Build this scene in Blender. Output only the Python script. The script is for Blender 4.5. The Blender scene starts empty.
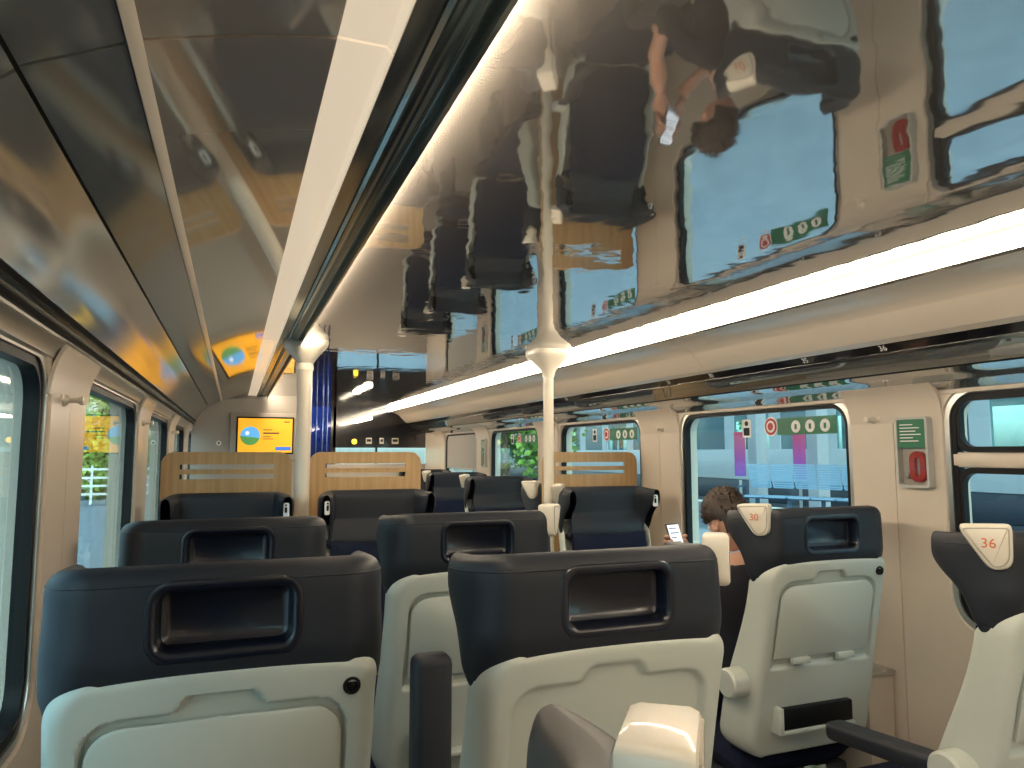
import bpy, bmesh, math, random
import numpy as np
from mathutils import Vector, Matrix
random.seed(7)
R = math.radians
SC = bpy.context.scene
COL = SC.collection
EYE = 1.42
# ------------------------------------------------------------------ camera, sky, exposure
F_PX = 720.0
PITCH = math.atan(68 / F_PX)
YAW = math.atan(278 / F_PX * math.cos(PITCH))
cd = bpy.data.cameras.new('camera'); cam = bpy.data.objects.new('camera', cd); COL.objects.link(cam)
cd.sensor_width = 36.0; cd.lens = 36.0 * F_PX / 1024.0; cd.clip_start = 0.02; cd.clip_end = 400
cam.location = (0, 0, EYE)
cam.rotation_euler = (math.pi / 2 + PITCH, 0, -YAW)
SC.camera = cam
SC.view_settings.view_transform = 'Standard'; SC.view_settings.look = 'None'
SC.view_settings.gamma = 1.0; SC.view_settings.use_curve_mapping = False
SC.view_settings.exposure = 1.45
SC.cycles.max_bounces = 10; SC.cycles.transparent_max_bounces = 16
SC.cycles.use_denoising = True
w = bpy.data.worlds.new('sky'); SC.world = w; w.use_nodes = True
nt = w.node_tree; bg = nt.nodes['Background']
sky = nt.nodes.new('ShaderNodeTexSky'); sky.sky_type = 'NISHITA'
sky.sun_disc = False; sky.sun_elevation = R(42); sky.sun_rotation = R(180); sky.air_density = 1.0; sky.dust_density = 2.0
hs = nt.nodes.new('ShaderNodeHueSaturation'); hs.inputs['Saturation'].default_value = .5
nt.links.new(sky.outputs[0], hs.inputs['Color']); nt.links.new(hs.outputs[0], bg.inputs[0]); bg.inputs[1].default_value = 0.21
sd = bpy.data.lights.new('sun', 'SUN'); sun = bpy.data.objects.new('sun', sd); COL.objects.link(sun)
sd.energy = 2.2; sd.angle = R(1); sd.color = (1, .95, .85)
sun.rotation_euler = (R(50), 0, 0)      # shines along the train (+Y) and down
LIGHT_STRENGTH = 14.0

# ------------------------------------------------------------------ materials
MATS = {}
def mat(name, col, rough=.5, metal=0.0, coat=0.0, spec=.5, noise=None, bump=None, emit=None, alpha=None):
    if name in MATS: return MATS[name]
    m = bpy.data.materials.new(name); m.use_nodes = True; MATS[name] = m
    n = m.node_tree; b = n.nodes['Principled BSDF']
    c = tuple(col) + (1,)
    b.inputs['Base Color'].default_value = c
    b.inputs['Roughness'].default_value = rough
    b.inputs['Metallic'].default_value = metal
    b.inputs['Coat Weight'].default_value = coat
    b.inputs['Coat Roughness'].default_value = .05
    b.inputs['Specular IOR Level'].default_value = spec
    if emit: b.inputs['Emission Color'].default_value = tuple(emit[:3]) + (1,); b.inputs['Emission Strength'].default_value = emit[3]
    tc = n.nodes.new('ShaderNodeTexCoord')
    def noise_node(scale, stretch):
        mp = n.nodes.new('ShaderNodeMapping'); mp.inputs['Scale'].default_value = stretch
        n.links.new(tc.outputs['Object'], mp.inputs[0])
        t = n.nodes.new('ShaderNodeTexNoise'); t.inputs['Scale'].default_value = scale; t.inputs['Detail'].default_value = 4
        n.links.new(mp.outputs[0], t.inputs['Vector']); return t
    if noise:    # (scale, second colour, stretch, lo, hi)
        t = noise_node(noise[0], noise[2] if len(noise) > 2 else (1, 1, 1))
        r = n.nodes.new('ShaderNodeValToRGB'); r.color_ramp.elements[0].color = c
        r.color_ramp.elements[1].color = tuple(noise[1]) + (1,)
        r.color_ramp.elements[0].position = noise[3] if len(noise) > 3 else .35
        r.color_ramp.elements[1].position = noise[4] if len(noise) > 4 else .65
        n.links.new(t.outputs['Fac'], r.inputs[0]); n.links.new(r.outputs[0], b.inputs['Base Color'])
    if bump:     # (scale, strength, distance, stretch)
        t = noise_node(bump[0], bump[3] if len(bump) > 3 else (1, 1, 1))
        bp = n.nodes.new('ShaderNodeBump'); bp.inputs['Strength'].default_value = bump[1]; bp.inputs['Distance'].default_value = bump[2]
        n.links.new(t.outputs['Fac'], bp.inputs['Height']); n.links.new(bp.outputs[0], b.inputs['Normal'])
        n.links.new(bp.outputs[0], b.inputs['Coat Normal'])
    return m
BEIGE = mat('beige panel', (.66, .57, .47), .32, coat=.25)
BEIGE2 = mat('beige ceiling trim', (.68, .59, .48), .28, coat=.4)
SHELL = mat('grey seat shell', (.50, .53, .47), .36, coat=.15, bump=(900, .08, .0004))
PLATE = mat('cream plastic', (.70, .64, .53), .36, coat=.25)
LEATHER = mat('navy leather', (.016, .019, .026), .5, spec=.35, bump=(420, .12, .0006))
LEATHER_LIT = mat('warm-lit navy leather', (.035, .030, .028), .42, spec=.5, bump=(420, .12, .0006))  # navy leather with warm overhead light put into its colour
FABRIC = mat('navy fabric', (.007, .010, .024), .9, spec=.2, noise=(300, (.012, .016, .038)), bump=(600, .3, .001))
POCKET = mat('dark blue gloss plastic', (.004, .006, .014), .3, coat=.25)
BLACK = mat('black rubber', (.004, .004, .005), .5, spec=.25)
BLACKG = mat('black gloss', (.008, .008, .01), .1, coat=.5)
ALU = mat('brushed aluminium', (.55, .54, .51), .28, metal=.9)
CHROME = mat('satin metal', (.5, .5, .48), .18, metal=1.0)
WOOD = mat('light oak veneer', (.40, .25, .11), .42, noise=(5, (.52, .34, .16), (14, 14, .6), .3, .7), coat=.2)
FLOORM = mat('brown grey floor', (.20, .18, .16), .6, noise=(60, (.25, .23, .20)))
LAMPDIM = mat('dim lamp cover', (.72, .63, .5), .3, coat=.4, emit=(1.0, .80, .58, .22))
LAMP2 = mat('cove lamp', (1, .9, .75), .4, emit=(1.0, .83, .62, 34))
LAMP = mat('lamp diffuser', (1, .9, .75), .4, emit=(1.0, .83, .62, LIGHT_STRENGTH))
GREEN = mat('green label', (.01, .16, .075), .4)
WHITE = mat('white print', (.8, .82, .8), .5)
RED = mat('red enamel', (.42, .02, .02), .3, coat=.5)
PALEGREY = mat('pale grey blind', (.40, .39, .37), .7)
GREYW = mat('grey end wall', (.36, .33, .29), .4, coat=.2)
ORANGE = mat('orange print', (.65, .16, .04), .5)
def gloss(name, base, refl, rough, bump=None, mixlo=.4, mixhi=1.0):
    """lacquered panel: diffuse body under a mirror-like lacquer that gets stronger at grazing angles"""
    m = bpy.data.materials.new(name); m.use_nodes = True; n = m.node_tree; n.nodes.clear()
    out = n.nodes.new('ShaderNodeOutputMaterial'); mx = n.nodes.new('ShaderNodeMixShader')
    d = n.nodes.new('ShaderNodeBsdfDiffuse'); d.inputs[0].default_value = tuple(base) + (1,)
    g = n.nodes.new('ShaderNodeBsdfGlossy'); g.inputs[0].default_value = tuple(refl) + (1,); g.inputs['Roughness'].default_value = rough
    lw = n.nodes.new('ShaderNodeLayerWeight'); lw.inputs[0].default_value = .5
    mr = n.nodes.new('ShaderNodeMapRange'); mr.inputs['To Min'].default_value = mixlo; mr.inputs['To Max'].default_value = mixhi
    n.links.new(lw.outputs['Facing'], mr.inputs[0]); n.links.new(mr.outputs[0], mx.inputs[0])
    n.links.new(d.outputs[0], mx.inputs[1]); n.links.new(g.outputs[0], mx.inputs[2]); n.links.new(mx.outputs[0], out.inputs[0])
    if bump:
        tc = n.nodes.new('ShaderNodeTexCoord'); mp = n.nodes.new('ShaderNodeMapping'); mp.inputs['Scale'].default_value = bump[3]
        t = n.nodes.new('ShaderNodeTexNoise'); t.inputs['Scale'].default_value = bump[0]; t.inputs['Detail'].default_value = 1.5
        bp = n.nodes.new('ShaderNodeBump'); bp.inputs['Strength'].default_value = bump[1]; bp.inputs['Distance'].default_value = bump[2]
        n.links.new(tc.outputs['Object'], mp.inputs[0]); n.links.new(mp.outputs[0], t.inputs['Vector'])
        n.links.new(t.outputs['Fac'], bp.inputs['Height']); n.links.new(bp.outputs[0], g.inputs['Normal'])
    MATS[name] = m; return m
MIRROR = gloss('lacquered ceiling sheet', (.26, .235, .21), (.72, .73, .74), .035, bump=(11, .5, .0016, (1.0, .8, 1)), mixlo=.10, mixhi=1.0)
BROWNG = gloss('brown gloss panel', (.62, .50, .39), (.85, .85, .83), .05, bump=(2, .3, .0002, (1, 1, 1)), mixlo=.07, mixhi=1.0)
DARKG = gloss('dark gloss panel', (.19, .195, .18), (.8, .82, .83), .04, bump=(3, .3, .0003, (1, 1, 1)), mixlo=.2, mixhi=.95)
DARKG2 = gloss('dark gloss side panel', (.16, .165, .15), (.8, .82, .83), .10, mixlo=.14, mixhi=.7)
TRIMG = gloss('dark green trim', (.035, .04, .037), (.75, .76, .72), .16, mixlo=.12, mixhi=.7)
def glass_mat(name, tint, gl=.06):
    m = bpy.data.materials.new(name); m.use_nodes = True; n = m.node_tree; n.nodes.clear()
    out = n.nodes.new('ShaderNodeOutputMaterial'); mx = n.nodes.new('ShaderNodeMixShader')
    t = n.nodes.new('ShaderNodeBsdfTransparent'); t.inputs[0].default_value = tuple(tint) + (1,)
    g = n.nodes.new('ShaderNodeBsdfGlossy'); g.inputs['Roughness'].default_value = .01
    lw = n.nodes.new('ShaderNodeLayerWeight'); lw.inputs[0].default_value = .5
    pw = n.nodes.new('ShaderNodeMath'); pw.operation = 'POWER'; pw.inputs[1].default_value = 5
    mr = n.nodes.new('ShaderNodeMapRange'); mr.inputs['To Min'].default_value = .03; mr.inputs['To Max'].default_value = .75
    n.links.new(lw.outputs['Facing'], pw.inputs[0]); n.links.new(pw.outputs[0], mr.inputs[0]); n.links.new(mr.outputs[0], mx.inputs[0]); n.links.new(t.outputs[0], mx.inputs[1]); n.links.new(g.outputs[0], mx.inputs[2]); n.links.new(mx.outputs[0], out.inputs[0])
    MATS[name] = m; return m
GLASS = glass_mat('tinted glass', (.70, .88, .89))
BLUEGLASS = glass_mat('blue door glass', (.08, .13, .32))
CLEAR = glass_mat('clear cover', (.93, .93, .92))

# ------------------------------------------------------------------ helpers
def tag(o, label=None, cat=None, group=None, kind=None):
    if label: o['label'] = label
    if cat: o['category'] = cat
    if group: o['group'] = group
    if kind: o['kind'] = kind
    return o
def empty(name, loc=(0, 0, 0), rz=0.0):
    o = bpy.data.objects.new(name, None); COL.objects.link(o); o.location = loc; o.rotation_euler = (0, 0, rz)
    o.empty_display_size = .1; return o
def link(name, me, parent=None, loc=None, rot=None):
    o = bpy.data.objects.new(name, me); COL.objects.link(o)
    if parent is not None: o.parent = parent
    if loc: o.location = loc
    if rot: o.rotation_euler = rot
    return o
def mesh(verts, faces, m, smooth=False, name='mesh'):
    me = bpy.data.meshes.new(name); me.from_pydata([tuple(map(float, v)) for v in verts], [], faces)
    bm = bmesh.new(); bm.from_mesh(me); bmesh.ops.recalc_face_normals(bm, faces=bm.faces); bm.to_mesh(me); bm.free()
    me.materials.append(m)
    if smooth: shade(me)
    return me
def shade(me, ang=40):
    for p in me.polygons: p.use_smooth = True
    bm = bmesh.new(); bm.from_mesh(me)
    for e in bm.edges:
        if len(e.link_faces) == 2 and e.calc_face_angle(0) > R(ang): e.smooth = False
    bm.to_mesh(me); bm.free()
class MB:
    def __init__(s): s.bm = bmesh.new()
    def box(s, lo, hi, bev=0.0, seg=2, rot=None, pivot=None):
        lo = Vector(lo); hi = Vector(hi); t = bmesh.new()
        bmesh.ops.create_cube(t, size=1)
        for v in t.verts: v.co = Vector(((v.co.x + .5) * (hi.x - lo.x) + lo.x, (v.co.y + .5) * (hi.y - lo.y) + lo.y, (v.co.z + .5) * (hi.z - lo.z) + lo.z))
        if bev > 0: bmesh.ops.bevel(t, geom=t.edges[:], offset=bev, segments=seg, profile=.5, affect='EDGES')
        if rot is not None:
            pv = Vector(pivot) if pivot else (lo + hi) / 2
            bmesh.ops.transform(t, matrix=Matrix.Translation(pv) @ rot @ Matrix.Translation(-pv), verts=t.verts)
        s.add(t); return s
    def add(s, t):
        me = bpy.data.meshes.new('t'); t.to_mesh(me); t.free(); s.bm.from_mesh(me); bpy.data.meshes.remove(me)
    def prism(s, pts, y0, y1, M=None, bev=0.0):
        """polygon (a,b) in the XZ plane extruded along Y, then matrix M"""
        t = bmesh.new(); vs = [t.verts.new((a, y0, b)) for a, b in pts]; f = t.faces.new(vs)
        r = bmesh.ops.extrude_face_region(t, geom=[f]); bmesh.ops.translate(t, vec=(0, y1 - y0, 0), verts=[v for v in r['geom'] if isinstance(v, bmesh.types.BMVert)])
        bmesh.ops.recalc_face_normals(t, faces=t.faces)
        if bev > 0:
            es = [e for e in t.edges if abs(e.verts[0].co.y - e.verts[1].co.y) < 1e-6]
            bmesh.ops.bevel(t, geom=es, offset=bev, segments=2, profile=.5, affect='EDGES')
        if M is not None: bmesh.ops.transform(t, matrix=M, verts=t.verts)
        s.add(t); return s
    def tube(s, pts, r, n=12, closed=False):
        pts = [Vector(p) for p in pts]; rings = []; t = s.bm
        rr = r if isinstance(r, (list, tuple)) else [r] * len(pts)
        for i, p in enumerate(pts):
            a = pts[max(i - 1, 0)] if not closed else pts[i - 1]; b = pts[min(i + 1, len(pts) - 1)] if not closed else pts[(i + 1) % len(pts)]
            d = (b - a).normalized(); up = Vector((0, 0, 1)) if abs(d.z) < .9 else Vector((1, 0, 0))
            u = d.cross(up).normalized(); v = d.cross(u)
            rings.append([t.verts.new(p + (u * math.cos(k * 2 * math.pi / n) + v * math.sin(k * 2 * math.pi / n)) * rr[i]) for k in range(n)])
        m = len(rings)
        for i in range(m if closed else m - 1):
            for k in range(n): t.faces.new((rings[i][k], rings[i][(k + 1) % n], rings[(i + 1) % m][(k + 1) % n], rings[(i + 1) % m][k]))
        if not closed: t.faces.new(rings[0][::-1]); t.faces.new(rings[-1])
        return s
    def lathe(s, prof, n=32, c=(0, 0, 0), axis='Z'):
        rings = []; t = s.bm
        for r_, z in prof:
            ring = []
            for k in range(n):
                a = 2 * math.pi * k / n; x, y = r_ * math.cos(a), r_ * math.sin(a)
                p = (x, y, z) if axis == 'Z' else ((x, z, y) if axis == 'Y' else (z, x, y))
                ring.append(t.verts.new((p[0] + c[0], p[1] + c[1], p[2] + c[2])))
            rings.append(ring)
        for i in range(len(rings) - 1):
            for k in range(n): t.faces.new((rings[i][k], rings[i][(k + 1) % n], rings[i + 1][(k + 1) % n], rings[i + 1][k]))
        t.faces.new(rings[0][::-1]); t.faces.new(rings[-1]); return s
    def mesh(s, m, smooth=True, name='mesh'):
        bmesh.ops.recalc_face_normals(s.bm, faces=s.bm.faces)
        me = bpy.data.meshes.new(name); s.bm.to_mesh(me); s.bm.free(); me.materials.append(m)
        if smooth: shade(me)
        return me
    def build(s, name, m, parent=None, loc=None, rot=None, smooth=True):
        return link(name, s.mesh(m, smooth, name), parent, loc, rot)
def rrect(x0, x1, z0, z1, r, n=6):
    r = min(r, (x1 - x0) / 2 - 1e-4, (z1 - z0) / 2 - 1e-4); out = []
    for cx, cz, a0 in ((x1 - r, z1 - r, 0), (x0 + r, z1 - r, 90), (x0 + r, z0 + r, 180), (x1 - r, z0 + r, 270)):
        for k in range(n + 1):
            a = R(a0 + 90 * k / n); out.append((cx + r * math.cos(a), cz + r * math.sin(a)))
    return out
def ring_prism(outer, inner, lo, hi, M=None):
    """closed band between two loops with equal counts; (a,b) -> XZ, lo..hi along Y"""
    n = len(outer); t = bmesh.new()
    A = [t.verts.new((a, lo, b)) for a, b in outer]; B = [t.verts.new((a, lo, b)) for a, b in inner]
    C = [t.verts.new((a, hi, b)) for a, b in outer]; D = [t.verts.new((a, hi, b)) for a, b in inner]
    for i in range(n):
        j = (i + 1) % n
        t.faces.new((A[i], A[j], B[j], B[i])); t.faces.new((C[i], D[i], D[j], C[j]))
        t.faces.new((A[i], C[i], C[j], A[j])); t.faces.new((B[i], B[j], D[j], D[i]))
    bmesh.ops.recalc_face_normals(t, faces=t.faces)
    if M is not None: bmesh.ops.transform(t, matrix=M, verts=t.verts)
    return t
def text_mesh(s, size, m, extrude=.0004):
    cu = bpy.data.curves.new('t', 'FONT'); cu.body = s; cu.size = size; cu.extrude = extrude; cu.align_x = 'CENTER'; cu.align_y = 'CENTER'; cu.resolution_u = 3
    ob = bpy.data.objects.new('t', cu); COL.objects.link(ob)
    me = bpy.data.meshes.new_from_object(ob.evaluated_get(bpy.context.evaluated_depsgraph_get()))
    bpy.data.objects.remove(ob); me.materials.clear(); me.materials.append(m); return me
def sweep(name, prof, y0, y1, m, parent=None, th=.008, side=1, smooth=True):
    """profile [(x,z)...] swept along Y as a thin sheet with thickness away from the cabin"""
    n = len(prof); off = []
    for i in range(n):
        a = Vector(prof[max(i - 1, 0)]); b = Vector(prof[min(i + 1, n - 1)]); d = (b - a).normalized()
        off.append((prof[i][0] - d.y * th * side, prof[i][1] + d.x * th * side))
    loop = list(prof) + off[::-1]; N = len(loop)
    vs = [(x, y0, z) for x, z in loop] + [(x, y1, z) for x, z in loop]
    fs = [(i, (i + 1) % N, N + (i + 1) % N, N + i) for i in range(N)]
    for base in (0, N):
        for i in range(n - 1): fs.append((base + i, base + i + 1, base + N - 2 - i, base + N - 1 - i))
    return link(name, mesh(vs, fs, m, smooth, name), parent)
def smooth_prof(p, n=5):
    """Catmull-Rom through profile points"""
    out = []
    P = [p[0]] + list(p) + [p[-1]]
    for i in range(1, len(P) - 2):
        for k in range(n):
            t = k / n; a, b, c, d = [np.array(q) for q in P[i - 1:i + 3]]
            out.append(tuple(.5 * ((2 * b) + (-a + c) * t + (2 * a - 5 * b + 4 * c - d) * t * t + (-a + 3 * b - 3 * c + d) * t ** 3)))
    return out + [tuple(p[-1])]

# ------------------------------------------------------------------ setting: shell of the coach
XL, XR = -.36, 2.15
Y0, YE = -2.4, 8.5
WIN0, PITCHW, WLEN = 2.06, 1.49, 1.12
WZ0, WZ1 = .86, 1.63
CEIL = EYE + .52
fl = MB().box((XL - .15, Y0 - .1, -.06), (XR + .15, YE + .1, 0)).build('floor', FLOORM); tag(fl, kind='structure')
tag(MB().box((XL - .16, Y0 - .1, 2.12), (XR + .16, YE + .1, 2.18)).build('trim_roof', mat('roof paint', (.3, .3, .32), .5)), kind='structure')

LOFF = {1: 0.0, -1: .06}
def wall(name, X, sgn):
    """sgn +1: right wall, outer side at +X"""
    root = tag(empty(name), kind='structure')
    TH = .1
    def pt(y, z, o): return (X + sgn * o, y, z)
    # lower panel with slight bulge of the skirt, one per bay
    k0, k1 = -3, 4
    edges = []
    for k in range(k0, k1 + 1):
        a = WIN0 + PITCHW * k + LOFF[sgn]
        bay0, bay1 = a - (PITCHW - WLEN) / 2, a + WLEN + (PITCHW - WLEN) / 2
        bay0, bay1 = max(bay0, Y0), min(bay1, YE)
        if bay1 - bay0 < .3: continue
        g = .0015
        if a >= Y0 and a + WLEN <= YE:
            m = 8
            inner = rrect(a, a + WLEN, WZ0, WZ1, .11, m)
            cy, cz = a + WLEN / 2, (WZ0 + WZ1) / 2
            zt, zb = 1.67, .0
            outer = []
            for (y, z) in inner:
                # push to the bay rectangle: clamp per corner so the band is clean
                dy, dz = y - cy, z - cz
                ty = (bay1 - g - cy) / dy if dy > 1e-6 else ((bay0 + g - cy) / dy if dy < -1e-6 else 1e9)
                tz = (zt - cz) / dz if dz > 1e-6 else ((zb - cz) / dz if dz < -1e-6 else 1e9)
                t = min(ty, tz); outer.append((cy + dy * t, cz + dz * t))
            # make sure the rectangle corners exist
            for cyy, czz in ((bay0 + g, zt), (bay1 - g, zt), (bay0 + g, zb), (bay1 - g, zb)):
                i = min(range(len(outer)), key=lambda i: (outer[i][0] - cyy) ** 2 + (outer[i][1] - czz) ** 2); outer[i] = (cyy, czz)
            n = len(inner); vs = []; fs = []
            vs += [pt(y, z, 0) for y, z in outer]; vs += [pt(y, z, 0) for y, z in inner]
            vs += [pt(y, z, TH) for y, z in outer]
            cin = rrect(a + .012, a + WLEN - .012, WZ0 + .012, WZ1 - .012, .10, m)
            vs += [pt(y, z, .02) for y, z in cin]; vs += [pt(y, z, TH) for y, z in cin]
            for i in range(n):
                j = (i + 1) % n
                fs += [(i, j, n + j, n + i), (n + i, n + j, 3 * n + j, 3 * n + i), (3 * n + i, 3 * n + j, 4 * n + j, 4 * n + i), (4 * n + i, 4 * n + j, 2 * n + j, 2 * n + i), (2 * n + i, 2 * n + j, j, i)]
            link('wall_panel', mesh(vs, fs, BEIGE, True, 'wall_panel'), root)
        else:
            lo = pt(bay0 + g, 0, 0); hi = pt(bay1 - g, 1.66, TH)
            MB().box((min(lo[0], hi[0]), lo[1], 0), (max(lo[0], hi[0]), hi[1], 1.66)).build('wall_panel', BEIGE, root)
    # outer skin above the windows, behind coves
    a, b = sorted((X + sgn * .03, X + sgn * TH))
    MB().box((a, Y0, 1.66), (b, YE, 2.12)).build('upper_skin', BEIGE, root)
    return root
wr = wall('wall_right', XR, 1); wl = wall('wall_left', XL, -1)
# seams between bays are the panel gaps; back of gaps closed by a dark strip
for rt, X, s in ((wr, XR, 1), (wl, XL, -1)):
    a, b = sorted((X + s * .1, X + s * .11)); 
    for k in range(-3, 5):
        y = WIN0 + PITCHW * k - (PITCHW - WLEN) / 2 + LOFF[s]
        if Y0 < y < YE: MB().box((a, y - .02, 0), (b, y + .02, 1.66)).build('seam_backing', BLACK, rt)

def window(idx, k, X, s, blind=False, hopper=False, stickers=True, near=True):
    a = WIN0 + PITCHW * k + LOFF[s]; b = a + WLEN; m = 8
    root = tag(empty('window_%d' % idx), kind='structure')
    # map (u along Y, z) prism in XZ plane -> wall: X' = X + s*depth
    M = Matrix(((0, s, 0, X), (1, 0, 0, 0), (0, 0, 1, 0), (0, 0, 0, 1)))
    def band(name, i0, i1, d0, d1, mt, r0=.10):
        o = rrect(a + i0, b - i0, WZ0 + i0, WZ1 - i0, max(.11 - i0, .03), m); i = rrect(a + i1, b - i1, WZ0 + i1, WZ1 - i1, max(.11 - i1, .03), m)
        t = ring_prism(o, i, d0, d1, M); q = MB(); q.add(t); return q.build(name, mt, root)
    band('frame', .004, .022, .006, .034, ALU)
    band('gasket', .018, .040, .012, .042, BLACK)
    q = MB(); q.prism(rrect(a + .025, b - .025, WZ0 + .025, WZ1 - .025, .08, m), .034, .040, M); q.build('pane', GLASS, root)
    if hopper:
        zt = WZ1 - .235
        MB().box((min(X + s * .012, X + s * .038), a + .02, zt - .024), (max(X + s * .012, X + s * .038), b - .02, zt + .024), .006).build('transom', BEIGE, root)
        for z0, z1 in ((WZ0 + .035, zt - .024), (zt + .024, WZ1 - .03)):
            o = rrect(a + .032, b - .032, z0, z1, .05, m); i = rrect(a + .052, b - .052, z0 + .018, z1 - .018, .04, m)
            t = ring_prism(o, i, .014, .036, M); q = MB(); q.add(t); q.build('sash_gasket', BLACK, root)
    if blind:
        x0, x1 = sorted((X + s * .020, X + s * .025)); MB().box((x0, a + .03, WZ0 + .40 if blind == 1 else WZ0 + .06), (x1, b - .03, WZ1 - .02)).build('blind', PALEGREY, root)
        x0, x1 = sorted((X + s * .015, X + s * .030)); zb = WZ0 + (.40 if blind == 1 else .06); MB().box((x0, a + .03, zb - .015), (x1, b - .03, zb), .004).build('blind_bar', ALU, root)
    elif stickers and not hopper:
        xs = X + s * .033
        def dec(name, y0, y1, z0, z1, mt, r=.006, off=0):
            q = MB(); q.prism(rrect(y0, y1, z0, z1, r, 4), -.0008 - off, 0 - off, Matrix(((0, s, 0, xs), (1, 0, 0, 0), (0, 0, 1, 0), (0, 0, 0, 1)))); return q.build(name, mt, root)
        zc = WZ1 - .112
        e = b if near else b
        # pictogram sticker, round red sticker, long green strip with three pictograms (all towards the near end)
        y = a + .12
        g = dec('green_sticker', y - .02, y + .31, zc - .026, zc + .046, GREEN)
        for j in range(3):
            yy = y + .04 + j * .08
            c = MB(); c.prism([(yy + .026 * math.cos(t), zc + .008 + .026 * math.sin(t)) for t in np.linspace(0, 2 * math.pi, 17)[:-1]], -.0012 - .0008, -.0009, Matrix(((0, s, 0, xs), (1, 0, 0, 0), (0, 0, 1, 0), (0, 0, 0, 1)))); c.build('pictogram', WHITE, g)
            c = MB(); c.prism(rrect(yy - .007, yy + .006, zc - .004, zc + .018, .003, 3), -.0026, -.0021, Matrix(((0, s, 0, xs), (1, 0, 0, 0), (0, 0, 1, 0), (0, 0, 0, 1)))); c.build('pictogram_symbol', GREEN, g)
        for nm, r_, mt, o in (('round_sticker', .042, WHITE, 0), ('round_sticker_ring', .037, mat('sticker red', (.45, .03, .03), .4), .001), ('round_sticker_disc', .026, WHITE, .002), ('round_sticker_dot', .017, mat('sticker red', (.45, .03, .03), .4), .003)):
            cy_ = a + .47
            c = MB(); c.prism([(cy_ + r_ * math.cos(t), zc + .012 + r_ * math.sin(t)) for t in np.linspace(0, 2 * math.pi, 25)[:-1]], -.0009 - o, -o, Matrix(((0, s, 0, xs), (1, 0, 0, 0), (0, 0, 1, 0), (0, 0, 0, 1)))); c.build(nm, mt, root)
        dec('pictogram_sticker', a + .60, a + .66, zc - .032, zc + .05, WHITE)
        dec('pictogram_figure', a + .618, a + .642, zc + .02, zc + .042, BLACK, .01, .001)
        dec('pictogram_figure', a + .610, a + .650, zc - .024, zc + .012, BLACK, .006, .001)
    return root
window(1, -1, XR, 1, hopper=True)
window(2, 0, XR, 1); window(3, 1, XR, 1); window(4, 2, XR, 1)
window(5, 3, XR, 1, blind=1)
for i, k in enumerate((-2, -1, 0, 1, 2, 3)): window(6 + i, k, XL, -1, stickers=False)
window(12, -2, XR, 1, stickers=False)

# ceiling: lacquered sheets between the two lamps
ceil = tag(empty('ceiling'), kind='structure')
XA, XB = .265, 1.665
yb = [Y0, YE]
MB().box((XA, Y0, CEIL), (XB, YE, CEIL + .01)).build('ceiling_sheet', MIRROR, ceil)

# right side: lamp, beige soffit, number slot, gloss strips, window coves
trr = tag(empty('trim_1'), kind='structure')
z = lambda d: EYE + d
joints = [Y0, -1.02, .47 + .45, 2.60, 4.2, 5.8, 7.4, YE]
for a, b in zip(joints[:-1], joints[1:]):
    sweep('soffit_panel', smooth_prof([(1.705, z(.470)), (1.76, z(.462)), (1.81, z(.443)), (1.838, z(.420))], 4) + [(1.842, z(.412)), (1.90, z(.354))], a + .0012, b - .0012, BEIGE2, trr, side=1)
    sweep('soffit_lip', [(1.90, z(.354)), (1.925, z(.343))], a + .0012, b - .0012, BEIGE2, trr, side=1)
slot = sweep('number_slot', [(1.932, z(.350)), (1.957, z(.318))], Y0, YE, BLACKG, trr, side=1)
sweep('slot_rail', [(1.953, z(.317)), (1.962, z(.309))], Y0, YE, CHROME, trr)
for a, b in zip(joints[:-1], joints[1:]):
    sweep('gloss_strip', [(1.962, z(.309)), (1.992, z(.283)), (2.02, z(.262))], a, b, DARKG, trr)
sweep('cove_rail', [(2.02, z(.262)), (2.027, z(.257))], Y0, YE, BLACK, trr)
cove = smooth_prof([(2.098, z(.224)), (2.122, z(.198)), (2.140, z(.16)), (2.15, z(.10))], 4)
for a, b in zip(joints[:-1], joints[1:]):
    sweep('gloss_cove', smooth_prof([(2.027, z(.257)), (2.065, z(.244)), (2.098, z(.225))], 4), a, b, DARKG, trr)
covel = [c for c in cove]
for k in range(-3, 5):
    a = WIN0 + PITCHW * k
    p0, p1 = a + WLEN - .004, a + PITCHW + .004      # pillar range
    if p0 > YE: break
    lo_, hi_ = max(p0, Y0), min(p1, YE)
    if hi_ > lo_: sweep('pillar_head', covel, lo_, hi_, BEIGE, trr, side=1)
    w0, w1 = max(a + .004, Y0), min(a + WLEN - .004, YE)
    if w1 > w0:
        sweep('window_cove', smooth_prof([(2.098, z(.224)), (2.125, z(.210)), (2.145, z(.198))], 4), w0, w1, DARKG, trr)
        sweep('blind_box', [(2.140, z(.208)), (2.144, z(.188)), (2.175, z(.184))], w0, w1, BEIGE, trr)
# numbers printed on the slot
for s_, y in (('36', 1.72), ('35', 2.06), ('30', 2.62), ('31', 2.95), ('26', 4.1)):
    me = text_mesh(s_, .030, WHITE)
    o = link('slot_number', me, slot, (1.943, y, z(.333)), (R(90 - 38 + 90 + 38), 0, 0))
    nx, nz = -.78, -.62
    o.matrix_world = Matrix(((0, -.62, -.78, 1.9425), (-1, 0, 0, y), (0, .78, -.62, z(.3325)), (0, 0, 0, 1)))
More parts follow.
